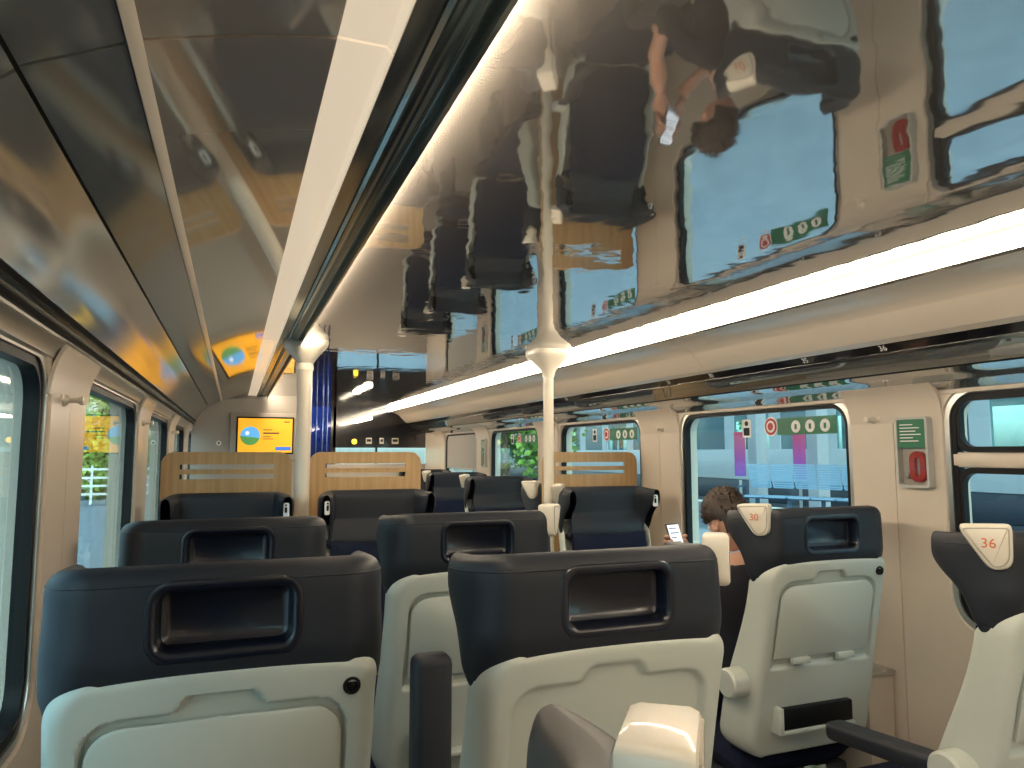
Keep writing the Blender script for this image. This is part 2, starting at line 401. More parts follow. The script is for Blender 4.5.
# right lamp
lr = tag(empty('light_strip', (0, 0, 0)), 'long glowing warm white light strip running above the right-hand windows', 'light')
for a, b in zip(joints[:-1], joints[1:]):
    sweep('diffuser', [(1.669, z(.5145)), (1.697, z(.478))], a + .002, b - .002, LAMP, lr)
sweep('ceiling_rail', [(1.655, z(.5195)), (1.669, z(.5150))], Y0, YE, mat('lamp rail', (.22, .18, .13), .5), lr)
sweep('diffuser_rail', [(1.698, z(.477)), (1.705, z(.470))], Y0, YE, CHROME, lr)

# left side: hidden lamp, dark trim, beige strip, gloss panels
trl = tag(empty('trim_2'), kind='structure')
sweep('dark_trim', smooth_prof([(.268, z(.514)), (.252, z(.505)), (.236, z(.512)), (.205, z(.512)), (.175, z(.506))], 3), Y0, YE - 1.5, TRIMG, trl, side=-1)
sweep('trim_bead', [(.222, z(.508)), (.216, z(.503)), (.210, z(.508))], Y0, YE - 1.5, TRIMG, trl, side=-1)
jl = [Y0, -1.77, .875, 3.50, 6.15, 7.0]
for a, b in zip(jl[:-1], jl[1:]):
    g = .003
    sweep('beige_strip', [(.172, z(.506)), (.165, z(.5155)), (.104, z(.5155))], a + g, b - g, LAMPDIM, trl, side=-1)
    sweep('brown_panel', [(.103, z(.515)), (.0, z(.496)), (-.118, z(.464))], a + g, b - g, BROWNG, trl, side=-1)
    sweep('painted_streak_bead', [(-.112, z(.4645)), (-.119, z(.459)), (-.127, z(.456))], a, b, BEIGE2, trl, side=-1)  # beige strip paints the lamp's reflected streak along the brown panel's edge
    sweep('dark_panel', [(-.129, z(.458)), (-.229, z(.411))], a + g, b - g, DARKG2, trl, side=-1)
    sweep('side_gloss_panel', smooth_prof([(-.232, z(.406)), (-.275, z(.365)), (-.305, z(.32)), (-.325, z(.277))], 4), a + g, b - g, DARKG2, trl, side=-1)
sweep('panel_backing', [(.27, z(.53)), (.1, z(.53)), (-.12, z(.478)), (-.24, z(.42)), (-.33, z(.30))], Y0, 7.0, BLACK, trl, side=-1)
for d0 in (0, .014, .028, .042):
    sweep('rail_bead', [(-.322 - d0 * .35, z(.276 - d0)), (-.332 - d0 * .35, z(.270 - d0)), (-.327 - d0 * .35, z(.264 - d0))], Y0, 7.0, (BLACK, TRIMG, BLACK, ALU)[int(d0 / .014 + .5)], trl, side=-1)
sweep('rail_slot', [(-.345, z(.285)), (-.35, z(.22))], Y0, 7.0, BLACK, trl, side=-1)
for k in range(-3, 4):
    a = WIN0 + PITCHW * k + .06
    lo_, hi_ = max(a + WLEN - .02, Y0), min(a + PITCHW + .02, 7.0)
    if hi_ > lo_: sweep('pillar_head', smooth_prof([(-.330, z(.222)), (-.340, z(.205)), (-.353, z(.17)), (-.36, z(.12))], 4), lo_, hi_, BEIGE, trl, side=-1)
    w0, w1 = max(a + .02, Y0), min(a + WLEN - .02, 7.0)
    if w1 > w0: sweep('blind_box', [(-.335, z(.225)), (-.35, z(.21)), (-.355, z(.195)), (-.385, z(.19))], w0, w1, ALU, trl, side=-1)
ll = tag(empty('light_strip', (0, 0, 0)), 'warm light strip along the left edge of the mirror ceiling, facing the aisle', 'light')
MB().box((.2695, Y0, z(.499)), (.2755, 6.95, z(.5185))).build('diffuser', LAMP2, ll)
MB().box((.262, Y0, z(.484)), (.2695, 6.95, z(.519))).build('lamp_housing', TRIMG, ll)

# skirting, floor duct
tag(MB().prism([(0, 0), (0, .16), (-.03, .15), (-.05, .10), (-.05, 0)], Y0, YE, Matrix.Translation((XR, 0, 0))).build('baseboard_right', BEIGE), kind='structure')
tag(MB().prism([(0, 0), (0, .16), (.03, .15), (.05, .10), (.05, 0)], Y0, YE, Matrix.Translation((XL, 0, 0))).build('baseboard_left', BEIGE), kind='structure')

# ends
tag(MB().box((XL - .1, Y0 - .08, 0), (XR + .1, Y0, 2.12)).build('wall_back', BEIGE), kind='structure')
wf = tag(empty('wall_front'), kind='structure')
MB().box((XL, 7.0, 0), (.62, 7.05, 2.12)).build('end_panel', GREYW, wf)
MB().box((.57, 7.05, 0), (.62, YE, 2.12)).build('side_return', GREYW, wf)
MB().box((.62, YE, 0), (XR, YE + .05, 1.28)).build('lower_panel', GREYW, wf)
MB().box((1.06, YE, 1.47), (XR, YE + .05, 2.12)).build('upper_panel', BLACKG, wf)
MB().box((.62, YE, 1.28), (.74, YE + .05, 2.12)).build('door_post', GREYW, wf)
MB().box((1.03, YE, 1.28), (1.09, YE + .05, 2.12)).build('door_post', BLACKG, wf)
MB().box((1.09, YE + .02, 1.28), (XR, YE + .03, 1.47)).build('pane', GLASS, wf)
MB().box((1.55, YE - .005, 1.28), (1.57, YE + .03, 1.47)).build('mullion', BLACK, wf)
dr = tag(empty('door_1'), kind='structure')
MB().box((.74, YE + .01, 1.0), (1.03, YE + .02, 2.1)).build('pane', BLUEGLASS, dr)
for x in (.80, .86, .93, .98): MB().box((x, YE - .01, 1.0), (x + .016, YE + .0095, 2.1), .003).build('door_rail', mat('blue steel', (.10, .15, .32), .25, metal=.9), dr)
tag(MB().box((1.26, 7.45, z(.335)), (1.32, 8.4, z(.36)), .006).build('light_bar', LAMP), 'short white light bar under the ceiling at the far end of the aisle', 'light')
bl = empty('indicator_lamp', (1.30, YE - .01, z(.12))); tag(bl, 'small yellow lamp on the black panel at the far end', 'lamp')
MB().lathe([(.001, 0), (.03, 0), (.03, -.006), (.024, -.02), (.001, -.024)], 20, axis='Y').build('lens', mat('yellow lamp', (.8, .5, .02), .3, emit=(1, .65, .03, 1.2)), bl)
MB().lathe([(.001, .004), (.04, .004), (.04, -.004), (.001, -.004)], 20, axis='Y').build('bezel', BLACK, bl)
for i, (x, w_) in enumerate(((1.47, .07), (1.62, .05), (1.78, .08))):
    e = empty('notice_plate', (x, YE - .004, z(.13))); tag(e, ['small grey notice plate nearest the yellow lamp on the black end panel', 'narrow middle notice plate on the black end panel', 'wide rightmost notice plate on the black end panel'][i], 'sign')
    MB().box((-w_ / 2, -.003, -.035), (w_ / 2, .003, .035), .002).build('plate', GREYW, e); MB().box((-w_ / 2 + .01, -.005, -.01), (w_ / 2 - .01, -.003, .02)).build('print', BLACK, e)

# ------------------------------------------------------------------ info screen
sc = empty('information_screen', (.262, 6.97, 1.565)); tag(sc, 'wall screen showing an orange notice on the grey end wall', 'screen')
MB().box((-.30, 0, -.22), (.30, .03, .21), .006).build('surround', GREYW, sc)
MB().box((-.25, -.008, -.165), (.25, .002, .175), .004).build('bezel', BLACK, sc)
MB().box((-.235, -.012, -.15), (.235, -.008, .16)).build('display', mat('orange display', (.8, .4, .02), .3, emit=(1, .42, .02, .30)), sc)
def disc(cx, cz, r, y, n=28, a0=0, a1=2 * math.pi): return [(cx + r * math.cos(t), cz + r * math.sin(t)) for t in np.linspace(a0, a1, n + 1)[:-1]]
MB().prism(disc(-.13, 0, .085, 0), -.0145, -.0125).build('sky_disc', mat('sky print', (.1, .4, .8), .4, emit=(.15, .5, .95, .25)), sc)
MB().prism(disc(-.13, 0, .085, 0, 14, math.pi, 2 * math.pi * 1.0) , -.0165, -.0150).build('meadow', mat('meadow print', (.1, .35, .1), .4, emit=(.15, .5, .12, .15)), sc)
MB().prism(disc(-.155, .025, .018, 0, 10), -.0180, -.0165).build('cloud', mat('cloud print', (.8, .85, .9), .4, emit=(.8, .9, 1, .3)), sc)
inkm = mat('dark print', (.03, .03, .04), .5)
for (x0, x1, z0, z1) in ((-.02, .12, .02, .033), (-.02, .06, .052, .06), (-.02, .05, -.01, -.003), (-.02, .07, -.03, -.023), (.16, .21, .125, .135)):
    MB().box((x0, -.0135, z0), (x1, -.0122, z1)).build('text_line', inkm, sc)
MB().box((.09, -.0140, -.13), (.225, -.0122, -.098)).build('logo_box', mat('blue print', (.02, .12, .5), .4, emit=(.03, .2, .8, .25)), sc)
e = empty('wall_button', (-.13, 6.995, 1.50)); tag(e, 'small round white button on the grey end wall left of the screen', 'button')
MB().lathe([(.001, 0), (.022, 0), (.022, -.01), (.016, -.014), (.001, -.014)], 20, axis='Y').build('rim', WHITE, e)
MB().lathe([(.001, -.013), (.009, -.013), (.009, -.018), (.001, -.018)], 16, axis='Y').build('centre', BLACK, e)

# ------------------------------------------------------------------ seats
def tri(p0, p1): return 0
def grid_slab(C, H, S, V, back_disp=None):
    """closed slab around the centre surface C(s,v); H(s,v) half thickness"""
    ns, nv = len(S), len(V); P = np.zeros((ns, nv, 3)); e = 1e-3
    N = np.zeros_like(P); h = np.zeros((ns, nv)); BD = np.zeros((ns, nv))
    for i, s in enumerate(S):
        for j, v in enumerate(V):
            c = np.array(C(s, v)); P[i, j] = c
            du = np.array(C(s + e, v)) - np.array(C(s - e, v)); dv = np.array(C(s, v + e)) - np.array(C(s, v - e))
            n = np.cross(du, dv); N[i, j] = n / (np.linalg.norm(n) + 1e-12); h[i, j] = H(s, v)
            if back_disp: BD[i, j] = back_disp(c[0], c[2])
    A = P + N * (h - BD)[..., None]       # back (towards -Y)
    B = P - N * h[..., None]
    vs = list(A.reshape(-1, 3)) + list(B.reshape(-1, 3)); n = ns * nv; fs = []
    for i in range(ns - 1):
        for j in range(nv - 1):
            a, b, c, d = i * nv + j, (i + 1) * nv + j, (i + 1) * nv + j + 1, i * nv + j + 1
            fs.append((a, b, c, d)); fs.append((n + a, n + d, n + c, n + b))
    for i in range(ns - 1):
        a, b = i * nv, (i + 1) * nv; fs.append((a, n + a, n + b, b)); a, b = a + nv - 1, b + nv - 1; fs.append((a, b, n + b, n + a))
    for j in range(nv - 1):
        a, b = j, j + 1; fs.append((a, b, n + b, n + a)); a, b = a + (ns - 1) * nv, b + (ns - 1) * nv; fs.append((a, n + a, n + b, b))
    return vs, fs
def edge_samples(n, extra=()):
    t = np.linspace(-1, 1, n); t = np.sin(t * math.pi / 2) * .35 + t * .65
    return np.array(sorted(set(np.round(np.concatenate([t, np.array(extra)]), 5))))
def sdf_poly(x, z_, poly):
    d = 1e9; ins = False; n = len(poly)
    for i in range(n):
        x0, z0 = poly[i]; x1, z1 = poly[(i + 1) % n]; ex, ez = x1 - x0, z1 - z0
        t = max(0, min(1, ((x - x0) * ex + (z_ - z0) * ez) / (ex * ex + ez * ez))); q = (x - x0 - ex * t) ** 2 + (z_ - z0 - ez * t) ** 2
        d = min(d, q)
        if (z0 > z_) != (z1 > z_) and x < (x1 - x0) * (z_ - z0) / (z1 - z0) + x0: ins = not ins
    d = math.sqrt(d); return -d if ins else d
def sstep(a, b, t): t = max(0, min(1, (t - a) / (b - a))); return t * t * (3 - 2 * t)
HZ0, HZ1, HW = .985, 1.245, .235          # headrest
PK = (.004, 1.163, .098, .044)              # pocket centre x, z, half sizes
def head_C(s, v):
    zc = (HZ0 + HZ1) / 2 + v * (HZ1 - HZ0) / 2
    vv = (v + 1) / 2
    wl = .168 * (.10 + .90 * sstep(.02, .8, vv)); fx = .19
    sa = abs(s); s0 = .66
    if sa < s0: x = sa / s0 * fx; y = 0
    else:
        t = (sa - s0) / (1 - s0); x = fx + .046 * (1 - (1 - t) ** 2.2) * (.85 + .15 * vv); y = wl * t ** 1.6
    y += .040 * sstep(1.12, 1.01, zc)
    zc -= .014 * sstep(.66, 1, sa) * vv
    zc += (1 - vv) * .03 * sstep(.70, 1, sa)
    # lower edge sweeps up at the wings
    return (math.copysign(x, s), y, zc)
def head_H(s, v):
    e = max(0, (1 - abs(s) ** 22)) ** .5; f = max(0, (1 - abs(v) ** 9)) ** .5
    return .036 * max(min(e, 1) * min(f, 1), .02)
pocket_poly = rrect(PK[0] - PK[2] - .007, PK[0] + PK[2] + .007, PK[1] - PK[3] - .007, PK[1] + PK[3] + .007, .022, 4)
def head_disp(x, z_):
    if abs(x) > .2: return 0
    d = sdf_poly(x, z_, pocket_poly); return .046 * sstep(.004, -.006, d)
_c = {}
def cached(key, fn):
    if key not in _c: _c[key] = fn()
    return _c[key]
def head_mesh(lea):
    vs, fs = grid_slab(head_C, head_H, edge_samples(100), edge_samples(76), head_disp); return mesh(vs, fs, lea, True, 'headrest')
def piping_mesh(lea):
    pts = []; e = 1e-3; v = .80
    for s in np.linspace(-.93, .93, 60):
        c = np.array(head_C(s, v)); du = np.array(head_C(s + e, v)) - np.array(head_C(s - e, v)); dv = np.array(head_C(s, v + e)) - np.array(head_C(s, v - e))
        n = np.cross(du, dv); n /= np.linalg.norm(n); pts.append(tuple(c + n * (head_H(s, v) + .0002)))
    return MB().tube(pts, .0016, 6).mesh(lea, True, 'piping')
def pocket_mesh():
    # moulded bowl: rim ring outside, wall sloping in, floor
    loops = []
    for g, y in ((.018, -.0345), (.016, -.0372), (.010, -.0385), (.004, -.037), (.0, -.032), (-.004, -.004), (-.012, .002)):
        loops.append((rrect(PK[0] - PK[2] - g, PK[0] + PK[2] + g, PK[1] - PK[3] - g, PK[1] + PK[3] + g, .018 + max(g, -.008), 5), y))
    vs = []; fs = []; n = len(loops[0][0])
    for l, y in loops: vs += [(a, y, b) for a, b in l]
    for k in range(len(loops) - 1):
        for i in range(n): j = (i + 1) % n; fs.append((k * n + i, k * n + j, (k + 1) * n + j, (k + 1) * n + i))
    fs.append(tuple(range((len(loops) - 1) * n, len(loops) * n)))
    return mesh(vs, fs, POCKET, True, 'pocket')
RECL = R(11.5)
SZ0, SZ1 = .47, 1.078
def yb_(z_): return -.020 + (SZ1 - z_) * math.tan(RECL)     # centre line of the shell
def shell_C(s, v):
    zc = (SZ0 + SZ1) / 2 + v * (SZ1 - SZ0) / 2
    top = SZ1 - zc; bot = zc - SZ0; hw = .240 + .010 * sstep(.9, .3, zc)
    for dd, r in ((top, .066 if s < 0 else .035), (bot, .07)):
        if dd < r: hw -= r - math.sqrt(max(r * r - (r - dd) ** 2, 0))
    sa = abs(s); s0 = .82; f = .9
    x = sa / s0 * hw * f if sa < s0 else hw * f + hw * (1 - f) * math.sin((sa - s0) / (1 - s0) * math.pi / 2)
    y = 0 if sa < s0 else (.075 + .06 * sstep(1.0, .6, zc)) * (1 - math.cos((sa - s0) / (1 - s0) * math.pi / 2)) * (.55 + .45 * min(top / .06, 1))
    zz = zc + (.010 * (1 - (x / hw) ** 2) if v > .9 else 0) * (v - .9) * 10
    return (math.copysign(x, s), yb_(zc) + y, zz)
def shell_H(s, v):
    return .013 * max((1 - abs(s) ** 24) ** .5 * (1 - abs(v) ** 60) ** .5, .15)
def tray_poly(g=0, z0=.755):
    x = .193 - g; zt = 1.024 - g; r = .05 - g * .5; P = []
    for cx, cz, a0 in ((x - r, zt - r, 0),):
        for k in range(7): a = R(a0 + 90 * k / 6); P.append((cx + r * math.cos(a), cz + r * math.sin(a)))
    P += [(.070 + g, zt), (.062 + g, zt + .004), (.050 - g, zt + .022), (.042 - g, zt + .026), (-.042 + g, zt + .026), (-.050 + g, zt + .022), (-.062 - g, zt + .004), (-.070 - g, zt)]
    for k in range(7): a = R(90 + 90 * k / 6); P.append((-x + r + r * math.cos(a), zt - r + r * math.sin(a)))
    P += [(-x - .006, z0 + g), (x + .006, z0 + g)]
    return P
TP = tray_poly(0)
def shell_disp(x, z_):
    if abs(x) > .21: return 0
    return .015 * sstep(.003, -.004, sdf_poly(x, z_, TP))
def shell_disp2(x, z_):
    if abs(x) > .21: return 0
    return .012 * sstep(.006, -.008, sdf_poly(x, z_, TP))
def shell_mesh(kind):
    vs, fs = grid_slab(shell_C, shell_H, edge_samples(100), edge_samples(130), shell_disp if kind else shell_disp2); return mesh(vs, fs, SHELL, True, 'shell')
# tray lies in the tilted plane of the shell back: y = yb_(z) - .013
TM = Matrix.Translation((0, 0, 0))
def tilt(v, off): return Vector((v[0], yb_(v[1]) - .013 * 1.0 - off, v[1]))
def tray_mesh():
    def poly(g):
        x = .193 - g; zt = 1.017 - g; r = .05; P = []
        for k in range(7): a = R(90 * k / 6); P.append((x - r + r * math.cos(a), zt - r + r * math.sin(a)))
        for k in range(7): a = R(90 + 90 * k / 6); P.append((-x + r + r * math.cos(a), zt - r + r * math.sin(a)))
        P += [(-x, .775 + g), (x, .775 + g)]; return P
    A, B, C = poly(.007), poly(.007), poly(.011); n = len(A)
    vs = [tilt(p, -.008) for p in A] + [tilt(p, .0) for p in B] + [tilt(p, .003) for p in C]
    fs = [tuple(range(n))[::-1], tuple(range(2 * n, 3 * n))]
    for k in (0, n):
        for i in range(n): j = (i + 1) % n; fs.append((k + i, k + j, k + n + j, k + n + i))
    return mesh(vs, fs, SHELL, True, 'tray')
def cushion_back_mesh():
    def C(s, v):
        zc = .46 + (v + 1) / 2 * (1.02 - .46); sa = abs(s)
        hw = .222 - .02 * sstep(.7, 1.02, zc)
        return (s * hw, yb_(zc) + .052 + .05 * sa ** 3, zc)
    def H(s, v): return .036 * max((1 - abs(s) ** 8) ** .5 * (1 - abs(v) ** 14) ** .5, .02)
    vs, fs = grid_slab(C, H, edge_samples(26), edge_samples(20)); return mesh(vs, fs, FABRIC, True, 'backrest')
def seat_cushion_mesh():
    def C(s, v):
        y = .16 + (v + 1) / 2 * .48; return (s * .232, y, .425 + .02 * v - .03 * sstep(.7, 1, v) + .012 * abs(s) ** 3)
    def H(s, v): return .055 * max((1 - abs(s) ** 8) ** .5 * (1 - abs(v) ** 8) ** .5, .02)
    vs, fs = grid_slab(C, H, edge_samples(24), edge_samples(24)); return mesh(vs, fs, FABRIC, True, 'seat_cushion')
def plate_poly(g=0):
    # u: across (front..back), w: up.  wide top, narrow rounded bottom
    pts = [(-.050 + g, .046 - g), (.046 - g, .050 - g), (.050 - g, .040), (.048 - g, -.030 + g), (.038 - g, -.046 + g), (.012, -.050 + g), (-.002 + g, -.042 + g), (-.047 + g, .030)]
    out = []
    n = len(pts)
    for i in range(n):
        a, b, c = [np.array(pts[(i + k) % n]) for k in (-1, 0, 1)]
        r = .010; u = (a - b) / np.linalg.norm(a - b) * min(r, np.linalg.norm(a - b) * .45); w_ = (c - b) / np.linalg.norm(c - b) * min(r, np.linalg.norm(c - b) * .45)
        for t in (0, .5, 1): out.append(tuple((1 - t) ** 2 * (b + u) + 2 * t * (1 - t) * b + t * t * (b + w_)))
    return out
def plate_mesh():
    P0 = plate_poly(0); q = MB(); q.prism(P0, 0, .052, None, .009); return q.mesh(PLATE, True, 'plate')
def plate_groove_mesh():
    q = MB(); o = plate_poly(.006); i = plate_poly(.0085); q.add(ring_prism(o, i, -.0005, .004)); return q.mesh(mat('plate groove', (.35, .32, .26), .5), True)
def hook_mesh():
    return MB().lathe([(.001, 0), (.0145, 0), (.0145, -.003), (.0135, -.006), (.010, -.006), (.009, -.002), (.0045, -.002), (.0035, -.008), (.001, -.0085)], 24, axis='Y').mesh(BLACK, True, 'hook')
def arm_pad_mesh():
    return MB().box((-.032, 0, -.028), (.032, .36, .020), .016, 4).mesh(LEATHER, True, 'pad')
def arm_hub_mesh():
    return MB().lathe([(.001, -.032), (.040, -.034), (.046, -.027), (.046, .027), (.040, .034), (.001, .034)], 28, axis='X').mesh(SHELL, True, 'hub')
def light_mesh():
    q = MB(); q.prism(rrect(-.013, .013, -.030, .030, .008, 4), -.006, 0, None, .002); return q.mesh(WHITE, True)
def light_dot_mesh():
    q = MB(); q.prism(rrect(-.005, .005, -.012, .012, .004, 4), -.008, -.0055); q.prism(disc(0, .02, .004, 0, 10), -.008, -.0055); return q.mesh(BLACK, True)
def base_mesh():
    q = MB(); q.box((-.19, .16, .0), (-.15, .55, .36), .01); q.box((.15, .16, .0), (.19, .55, .36), .01); q.box((-.22, .16, .33), (.22, .58, .375), .01); return q.mesh(mat('dark seat frame', (.03, .03, .035), .5), True)
def lowpocket_mesh():
    q = MB(); q.box((-.15, .038, .56), (.13, .10, .625), .006); return q.mesh(BLACK, True)

def seat(name, x, y, label, face=1, plate=0, number=None, tray=True, hook=0, arms=(-1, 1), lights=False, leather=None, group='train seats', rz=0.0, low=False, upright=None):
    rot = (0 if face > 0 else math.pi) + rz
    r = empty(name, (x, y, 0), rot); tag(r, label, 'seat', group)
    lea = leather or LEATHER
    h = link('headrest', cached('head' + lea.name, lambda: head_mesh(lea)), r)
    link('magazine_pocket', cached('pocket', pocket_mesh), r)
    link('piping', cached('pip' + lea.name, lambda: piping_mesh(lea)), r)
    sh = link('back_shell', cached('shell%d' % tray, lambda: shell_mesh(tray)), r)
    if tray:
        t = link('tray_table', cached('tray', tray_mesh), r)
        for sx in (-1, 1):
            MB().box((sx * .09 - .035, -.012, -.010), (sx * .09 + .035, .006, .010), .004).build('tray_hinge', SHELL, t, (0, yb_(.772) - .015, .772))
    if hook: link('coat_hook', cached('hook', hook_mesh), r, (hook * .200, yb_(1.04) - .012, 1.038))
    link('backrest', cached('bk', cushion_back_mesh), r)
    link('seat_cushion', cached('cu', seat_cushion_mesh), r)
    link('base_frame', cached('base', base_mesh), r)
    if plate:
        # plate stands at the outer rear corner, its face turned out and back
        p = link('seat_number_plate', cached('plate', plate_mesh), r)
        n = Vector((plate * .80, -.60, .0)).normalized(); u = Vector((0, 0, 1)).cross(n) * -1 if plate > 0 else Vector((0, 0, 1)).cross(n) * -1
        # local x of the polygon must point to the rear, so mirror for one side
        rear = Vector((-plate * .60, -.80, 0)) * (1); rear.normalize()
        px = Vector((plate * .272, .006, 1.212))
        Mx = Matrix((( -rear.x if False else rear.x, -n.x, 0, px.x), (rear.y, -n.y, 0, px.y), (0, 0, 1, px.z), (0, 0, 0, 1)))
        p.matrix_local = Mx
        g = link('plate_groove', cached('groove', plate_groove_mesh), p)
        if number:
            me = text_mesh(number, .030, ORANGE)
            t = link('seat_number', me, p)
            # text plane local: text x -> +-x of plate so it reads correctly from outside
            sgn = 1 if plate < 0 else -1
            t.matrix_local = Matrix(((sgn, 0, 0, .004), (0, 0, -1, -.0012), (0, 1, 0, .008), (0, 0, 0, 1)))
    for a_ in arms:
        hb = link('armrest', cached('pad', arm_pad_mesh), r, (a_ * .272, .115, .705), (R(-5), 0, 0))
        link('armrest_hub', cached('hub', arm_hub_mesh), hb, (0, .0, -.006))
    if upright:
        o = link('folded_armrest', cached('pad', arm_pad_mesh), r, (upright, -.03, .74)); o.rotation_euler = (R(90), 0, 0)
    if lights:
        for sx in lights:
            l = link('reading_light', cached('rl', light_mesh), r); nrm = Vector((-sx * .45, .89, 0))
            l.matrix_local = Matrix((( -.89, .45 * sx, 0, sx * .232), (-.45 * sx, -.89, 0, .147), (0, 0, 1, 1.175), (0, 0, 0, 1)))
            link('light_switch', cached('rld', light_dot_mesh), l)
    if low:
        link('lower_pocket', cached('lp', lowpocket_mesh), r)
    q = MB(); q.box((-.165, .034, .548), (.135, .10, .561), .004); q.box((-.17, .034, .548), (-.150, .09, .63), .005); q.build('pocket_lip', SHELL, r)
    return r
g1 = 'navy and grey train seats'
seat('train_seat', -.006, 1.265, 'forward-facing seat in the left foreground with closed tray and black coat hook', tray=True, hook=1, arms=(), group=g1)
seat('train_seat', .640, 1.18, 'forward-facing seat at front centre with cream grip, beside the aisle', tray=False, plate=1, arms=(1,), upright=-.335, group=g1)
seat('train_seat', 1.82, 1.12, 'window-side seat numbered 36 at the right edge', tray=True, plate=-1, number='36', arms=(-1,), group=g1)
seat('train_seat', -.008, 2.08, 'forward-facing left seat in the second row, behind the foreground seat', tray=True, arms=(), group=g1)
seat('train_seat', .665, 2.04, 'forward-facing aisle seat in the second row, partly hidden by front centre seat', tray=True, plate=1, arms=(1,), group=g1)
seat('train_seat', 1.765, 1.82, 'single seat numbered 30 with closed tray, the man sits in it', tray=True, plate=-1, number='30', hook=1, arms=(-1,), group=g1, low=True)
seat('train_seat', -.015, 3.38, 'seat facing the camera before the left oak partition, white reading light on right', face=-1, lights=(-1,), arms=(), group=g1)
seat('train_seat', .62, 3.42, 'seat facing the camera before the middle oak partition, white reading light on left', face=-1, lights=(1,), arms=(), group=g1)
seat('train_seat', 1.77, 3.33, 'seat facing the camera before the right oak partition', face=-1, lights=(-1,), plate=1, arms=(1,), group=g1)
seat('train_seat', 1.80, 3.72, 'seat facing away just behind the right oak partition', face=1, plate=-1, arms=(), group=g1)
seat('train_seat', 1.80, 5.0, 'nearest of the three far right seats facing the camera, white light on its wing', face=-1, lights=(-1,), plate=1, arms=(), group=g1)
seat('train_seat', 1.80, 6.1, 'middle of the three far right seats facing the camera', face=-1, plate=1, arms=(), group=g1)
seat('train_seat', 1.80, 7.2, 'farthest of the three far right seats facing the camera', face=-1, plate=1, arms=(), group=g1)
seat('train_seat', .008, .39, 'warm-lit navy leather seat top with cream grip at the bottom edge of the picture', tray=False, plate=1, arms=(), leather=LEATHER_LIT, group=g1).location.z = -.012  # same leather as the other seats, its warm light painted in

# ------------------------------------------------------------------ oak partitions
def partition(x0, x1, y, zt, label, slots):
    r = empty('oak_partition', ((x0 + x1) / 2, y, 0)); tag(r, label, 'partition', 'oak seat partitions')
    w_ = (x1 - x0) / 2; t = .011
    rad = .055
    # board cut into rails so the slots are real openings
    zs = [.3, zt - .122, zt - .100, zt - .078, zt - .056, zt]   # lower body, slot, rail, slot, top rail
    q = MB(); m0 = .075
    outer = [(-w_, .3), (w_, .3)] + [(w_ - rad + rad * math.cos(a), zt - rad + rad * math.sin(a)) for a in np.linspace(0, math.pi / 2, 7)] + [(-w_ + rad + rad * math.cos(a), zt - rad + rad * math.sin(a)) for a in np.linspace(math.pi / 2, math.pi, 7)]
    bm = bmesh.new(); 
    def slot_loop(z0, z1): return rrect(-w_ + m0, w_ - m0, z0, z1, .010, 3)
    # build with three stacked polygons sharing edges: simple and watertight enough
    q.box((-w_, -t, .3), (w_, t, zs[1]))
    q.box((-w_, -t, zs[1]), (-w_ + m0, t, zs[4])); q.box((w_ - m0, -t, zs[1]), (w_, t, zs[4]))
    q.box((-w_ + m0, -t, zs[2]), (w_ - m0, t, zs[3]))
    top = [(-w_, zs[4]), (w_, zs[4])] + [p for p in outer[2:]]
    q.prism(top, -t, t)
    bmesh.ops.remove_doubles(q.bm, verts=q.bm.verts, dist=1e-5)
    q.build('board', WOOD, r, smooth=False)
    for sx in (-1, 1): MB().box((sx * w_ * .6 - .02, -.02, 0), (sx * w_ * .6 + .02, .02, .32), .004).build('foot', ALU, r)
    return r
partition(-.30, .255, 3.56, 1.42, 'oak board partition with two slots behind the far left seat, by the window', 2)
partition(.34, .885, 3.60, 1.42, 'oak board partition with two slots between left pole and aisle', 2)
partition(1.56, 2.14, 3.60, 1.42, 'oak board partition with two slots by the right-hand window', 2)

# ------------------------------------------------------------------ grab poles
def pole(x, y, label, r_=.026):
    o = empty('grab_pole', (x, y, 0)); tag(o, label, 'pole', 'cream grab poles')
    MB().lathe([(.001, 0), (.05, 0), (.05, .02), (r_, .04), (r_, CEIL - .135), (.001, CEIL - .135)], 24).build('tube', PLATE, o)
    q = MB()
    prof = [(r_ + .004, CEIL - .137), (r_ + .005, CEIL - .125), (.036, CEIL - .105), (.056, CEIL - .075), (.080, CEIL - .045), (.096, CEIL - .028), (.100, CEIL - .018), (.100, CEIL)]
    n = 4
    # squarish flare: rounded-square rings
    rings = []
    for rr, zz in prof:
        k = min(1, max(0, (rr - r_) / .07)); ring = []
        for i in range(40):
            a = 2 * math.pi * i / 40; c, s_ = math.cos(a), math.sin(a); p = 2 + 4 * k
            m_ = (abs(c) ** p + abs(s_) ** p) ** (-1 / p); ring.append(q.bm.verts.new((rr * c * m_, rr * s_ * m_, zz)))
        rings.append(ring)
    for a, b in zip(rings[:-1], rings[1:]):
        for i in range(40): q.bm.faces.new((a[i], a[(i + 1) % 40], b[(i + 1) % 40], b[i]))
    q.bm.faces.new(rings[0][::-1]); q.bm.faces.new(rings[-1])
    q.build('ceiling_flare', PLATE, o); return o
pole(.30, 3.50, 'cream grab pole between the left and middle oak partitions', .034)
pole(1.50, 3.38, 'cream grab pole at the aisle before the right-hand seats', .026)

